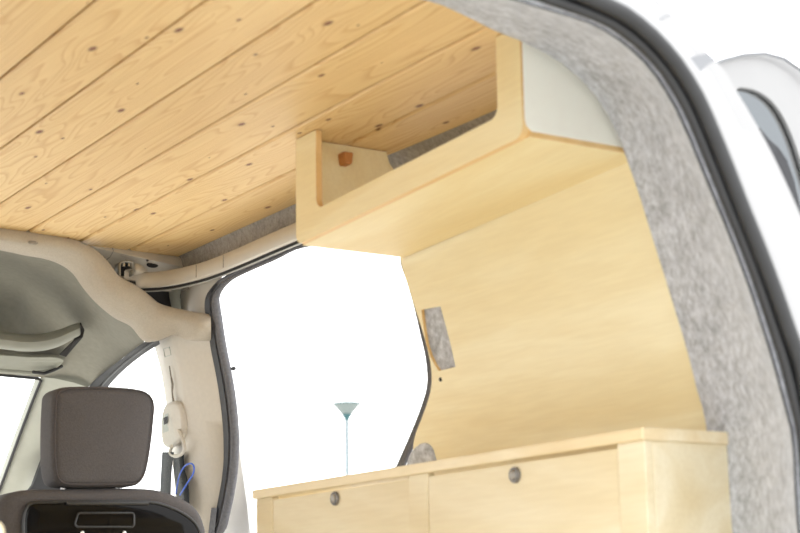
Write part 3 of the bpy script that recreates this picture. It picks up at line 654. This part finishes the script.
# ================================================================== front seat
ySeat = 3.90
st = empty('car_seat', (1.63, 4.0, -.36), 'taupe cloth front seat with headrest and glossy black back panel', 'car seat')
ho = [(54, 402), (56, 391.5), (65, 386.5), (90, 385.5), (118, 386), (141, 388.5), (151.5, 393.5), (156, 403), (155, 420), (153, 440), (150, 460), (146.5, 475), (141, 483.5), (130, 486), (100, 486.5), (72, 486.5), (60, 484), (55, 475), (53, 455), (53, 425)]
HO = crom([PY(u, v, ySeat) for u, v in ho], 3, True)
bm = NB(); puff(bm, HO, .105, .022, dome=.008); hr = build('headrest', bm, M['cloth'], st, angle=80)
cc = sum(HO, V())/len(HO)
bm = NB(); tube(bm, [cc+(p-cc)*.955+V((0, .002, 0)) for p in HO], .0022, 6, closed=True); build('piping', bm, M['cloth_seam'], hr)
for u in (63, 116):
    bm = NB(); c = PY(u, 486, ySeat+.05); tube(bm, [c+V((0, 0, -.08)), c+V((0, 0, .03))], .006, 12); build('headrest_post', bm, M['chrome'], st)
    bm = NB(); lathe(bm, c+V((0, 0, -.022)), (0, 0, 1), [(.016, -.004), (.016, .006), (.012, .009), (.0001, .009)], 16); build('post_collar', bm, M['gloss2'], st)
def toz(u, v): return PY(u, v, ySeat+.0)
bo = [toz(u, v) for u, v in [(1, 540), (0, 520), (1, 506), (6, 497), (16, 491.5), (32, 489), (60, 488.5), (95, 488), (130, 487.5), (158, 489), (176, 494), (192, 502), (202, 512), (207, 524), (209, 540)]]
zb = -.18
bo = bo+[V((bo[-1].x+.0, ySeat, .05)), V((bo[-1].x-.01, ySeat, zb)), V((bo[0].x+.01, ySeat, zb)), V((bo[0].x, ySeat, .05))]
bm = NB(); puff(bm, crom(bo, 3, True), .12, .028, dome=.004); bk_ = build('backrest', bm, M['cloth'], st, angle=80)
to = [PY(u, v, ySeat-.001) for u, v in [(22, 545), (22, 520), (25, 508), (30, 503.5), (40, 502.5), (80, 502), (120, 502), (148, 502.5), (164, 506), (180, 513), (192, 522), (198, 532), (201, 545)]]
to = to+[V((to[-1].x, ySeat-.001, .05)), V((to[-1].x-.01, ySeat-.001, zb+.05)), V((to[0].x+.01, ySeat-.001, zb+.05)), V((to[0].x, ySeat-.001, .05))]
TO = crom(to, 3, True); TO = [p+V((0, -.012, 0)) for p in TO]
bm = NB(); puff(bm, TO, .03, .008, dome=.001); bpn = build('back_panel', bm, M['gloss'], st, angle=80, label='glossy black plastic back panel')
ct = sum(TO, V())/len(TO)
bm = NB(); tube(bm, [p+V((0, .003, 0)) for p in TO], .0045, 8, closed=True); build('panel_rim', bm, M['gloss2'], bpn)
# top ledge of the fold-out tray and its recessed grip
yt = ySeat-.014
bm = NB(); tube(bm, [PY(66, 503.5, yt), PY(100, 503.5, yt), PY(148, 503.5, yt)], .005, 8); build('tray_ledge', bm, M['gloss2'], bpn)
rc = round_loop([(PY(74, 514, yt).x, PY(74, 527, yt).z), (PY(134, 514, yt).x, PY(134, 527, yt).z), (PY(134, 512, yt).x, PY(134, 513, yt).z), (PY(78, 512, yt).x, PY(78, 513, yt).z)], .008, 4)
bm = NB(); tube(bm, [V((p.x, yt-.001, p.y)) for p in rc], .0028, 8, closed=True); build('grip_rim', bm, M['gloss2'], bpn)
for uu in (82, 124):
    bm = NB(); lathe(bm, PY(uu, 533, yt-.004), (0, -1, 0), [(.005, 0), (.005, .003), (.0001, .004)], 14); build('screw', bm, M['chrome'], bpn)
# seat cushion and base
bm = NB(); puff(bm, crom([V((1.40, 3.98, y_)) for y_ in ()] or [V((1.39, 3.98, -.2)), V((1.39, 3.98, -.08)), V((1.43, 3.98, -.04)), V((1.86, 3.98, -.04)), V((1.90, 3.98, -.08)), V((1.90, 3.98, -.2))], 2, True), .5, .03); build('cushion', bm, M['cloth'], st, angle=80)
bm = NB(); box(bm, (1.44, 4.0, -.36), (1.86, 4.4, -.2)); build('seat_base', bm, M['gloss2'], st, bevel=.01)

# pale strip of the outer body seen past the side door seal
bm = NB(); bs = [OPEN(u, v, .06) for u, v in [(232, 420), (238, 440), (242, 470), (247, 505), (251, 545), (220, 545), (222, 480)]]
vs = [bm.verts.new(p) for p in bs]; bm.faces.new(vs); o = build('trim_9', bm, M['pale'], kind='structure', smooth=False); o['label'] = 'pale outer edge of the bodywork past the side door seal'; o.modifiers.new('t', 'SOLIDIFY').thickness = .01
# felt covered foot of the rear side pillar, behind the cabinet
bm = NB(); fo_ = [WALL(u, v, -.01) for u, v in [(405, 462), (409, 452), (415, 446), (421, 443.5), (427, 446), (431.5, 455), (433, 475), (402, 478)]]
puff(bm, crom(fo_, 3, True), .04, .012, axis=V((1, 0, .25)).normalized(), dome=.006); o = build('trim_10', bm, M['felt'], kind='structure', angle=80); o['label'] = 'grey felt covered foot of the pillar behind the cabinet'

# ================================================================== outside: street lamp
yl = 30.0; base = PY(347, 440, yl)
sl = empty('street_lamp', (base.x, yl, -.9), 'slim pale street lamp with a conical bowl seen through the side door', 'street lamp')
hx = base.x; hz0 = PY(347, 417, yl).z; hz1 = PY(347, 404, yl).z
bm = NB(); tube(bm, [V((hx, yl, -.9)), V((hx, yl, hz0+.02))], .045, 12); build('pole', bm, M['pole'], sl)
bm = NB(); lathe(bm, V((hx, yl, hz0)), (0, 0, 1), [(.03, -.06), (.06, .0), (.10, .05), (.29, hz1-hz0-.01), (.30, hz1-hz0), (.27, hz1-hz0+.015), (.0001, hz1-hz0+.02)], 28); build('lamp_bowl', bm, M['lampg'], sl)
bm = NB(); lathe(bm, V((hx, yl, hz0)), (0, 0, 1), [(.034, -.10), (.07, .0), (.115, .052), (.10, .06)], 24); build('collar', bm, M['lampc'], sl)
bm = NB(); lathe(bm, V((hx, yl, hz1)), (0, 0, 1), [(.302, -.012), (.312, .0), (.302, .014), (.28, .016)], 28); build('rim', bm, M['lampc'], sl)

# ================================================================== light
w = bpy.data.worlds.new('overcast'); bpy.context.scene.world = w; w.use_nodes = True
nt = w.node_tree; bg = nt.nodes['Background']; L = nt.links.new
tc = N(nt, 'ShaderNodeTexCoord'); nz = N(nt, 'ShaderNodeTexNoise', i_Scale=2.2, i_Detail=4); L(tc.outputs['Generated'], nz.inputs['Vector'])
rp = ramp(nt, [(.35, (.96, .98, 1.0)), (.6, (1, 1, 1))]); L(nz.outputs['Fac'], rp.inputs['Fac']); L(rp.outputs['Color'], bg.inputs['Color'])
bg.inputs['Strength'].default_value = 3.3
sd = bpy.data.lights.new('veiled_sun', 'SUN'); sd.energy = .35; sd.angle = math.radians(35); sd.color = (1, .99, .97)
so = bpy.data.objects.new('veiled_sun', sd); COL.objects.link(so); so.location = (-3, -6, 8)
so.rotation_euler = V((.2, .9, -.15)).to_track_quat('-Z', 'Y').to_euler()

# ================================================================== camera
cd = bpy.data.cameras.new('camera'); co = bpy.data.objects.new('camera', cd); COL.objects.link(co)
cd.sensor_width = 36; cd.lens = 36*F/800; cd.clip_start = .05; cd.clip_end = 500
R3_ = Matrix((RT, UP, -FW)).transposed(); co.matrix_world = R3_.to_4x4()
cd.dof.use_dof = True; cd.dof.focus_distance = 5.0; cd.dof.aperture_fstop = cd.lens/13.0
sc = bpy.context.scene; sc.camera = co
sc.view_settings.view_transform = 'Standard'; sc.view_settings.look = 'None'; sc.view_settings.exposure = 0.0; sc.view_settings.gamma = 1
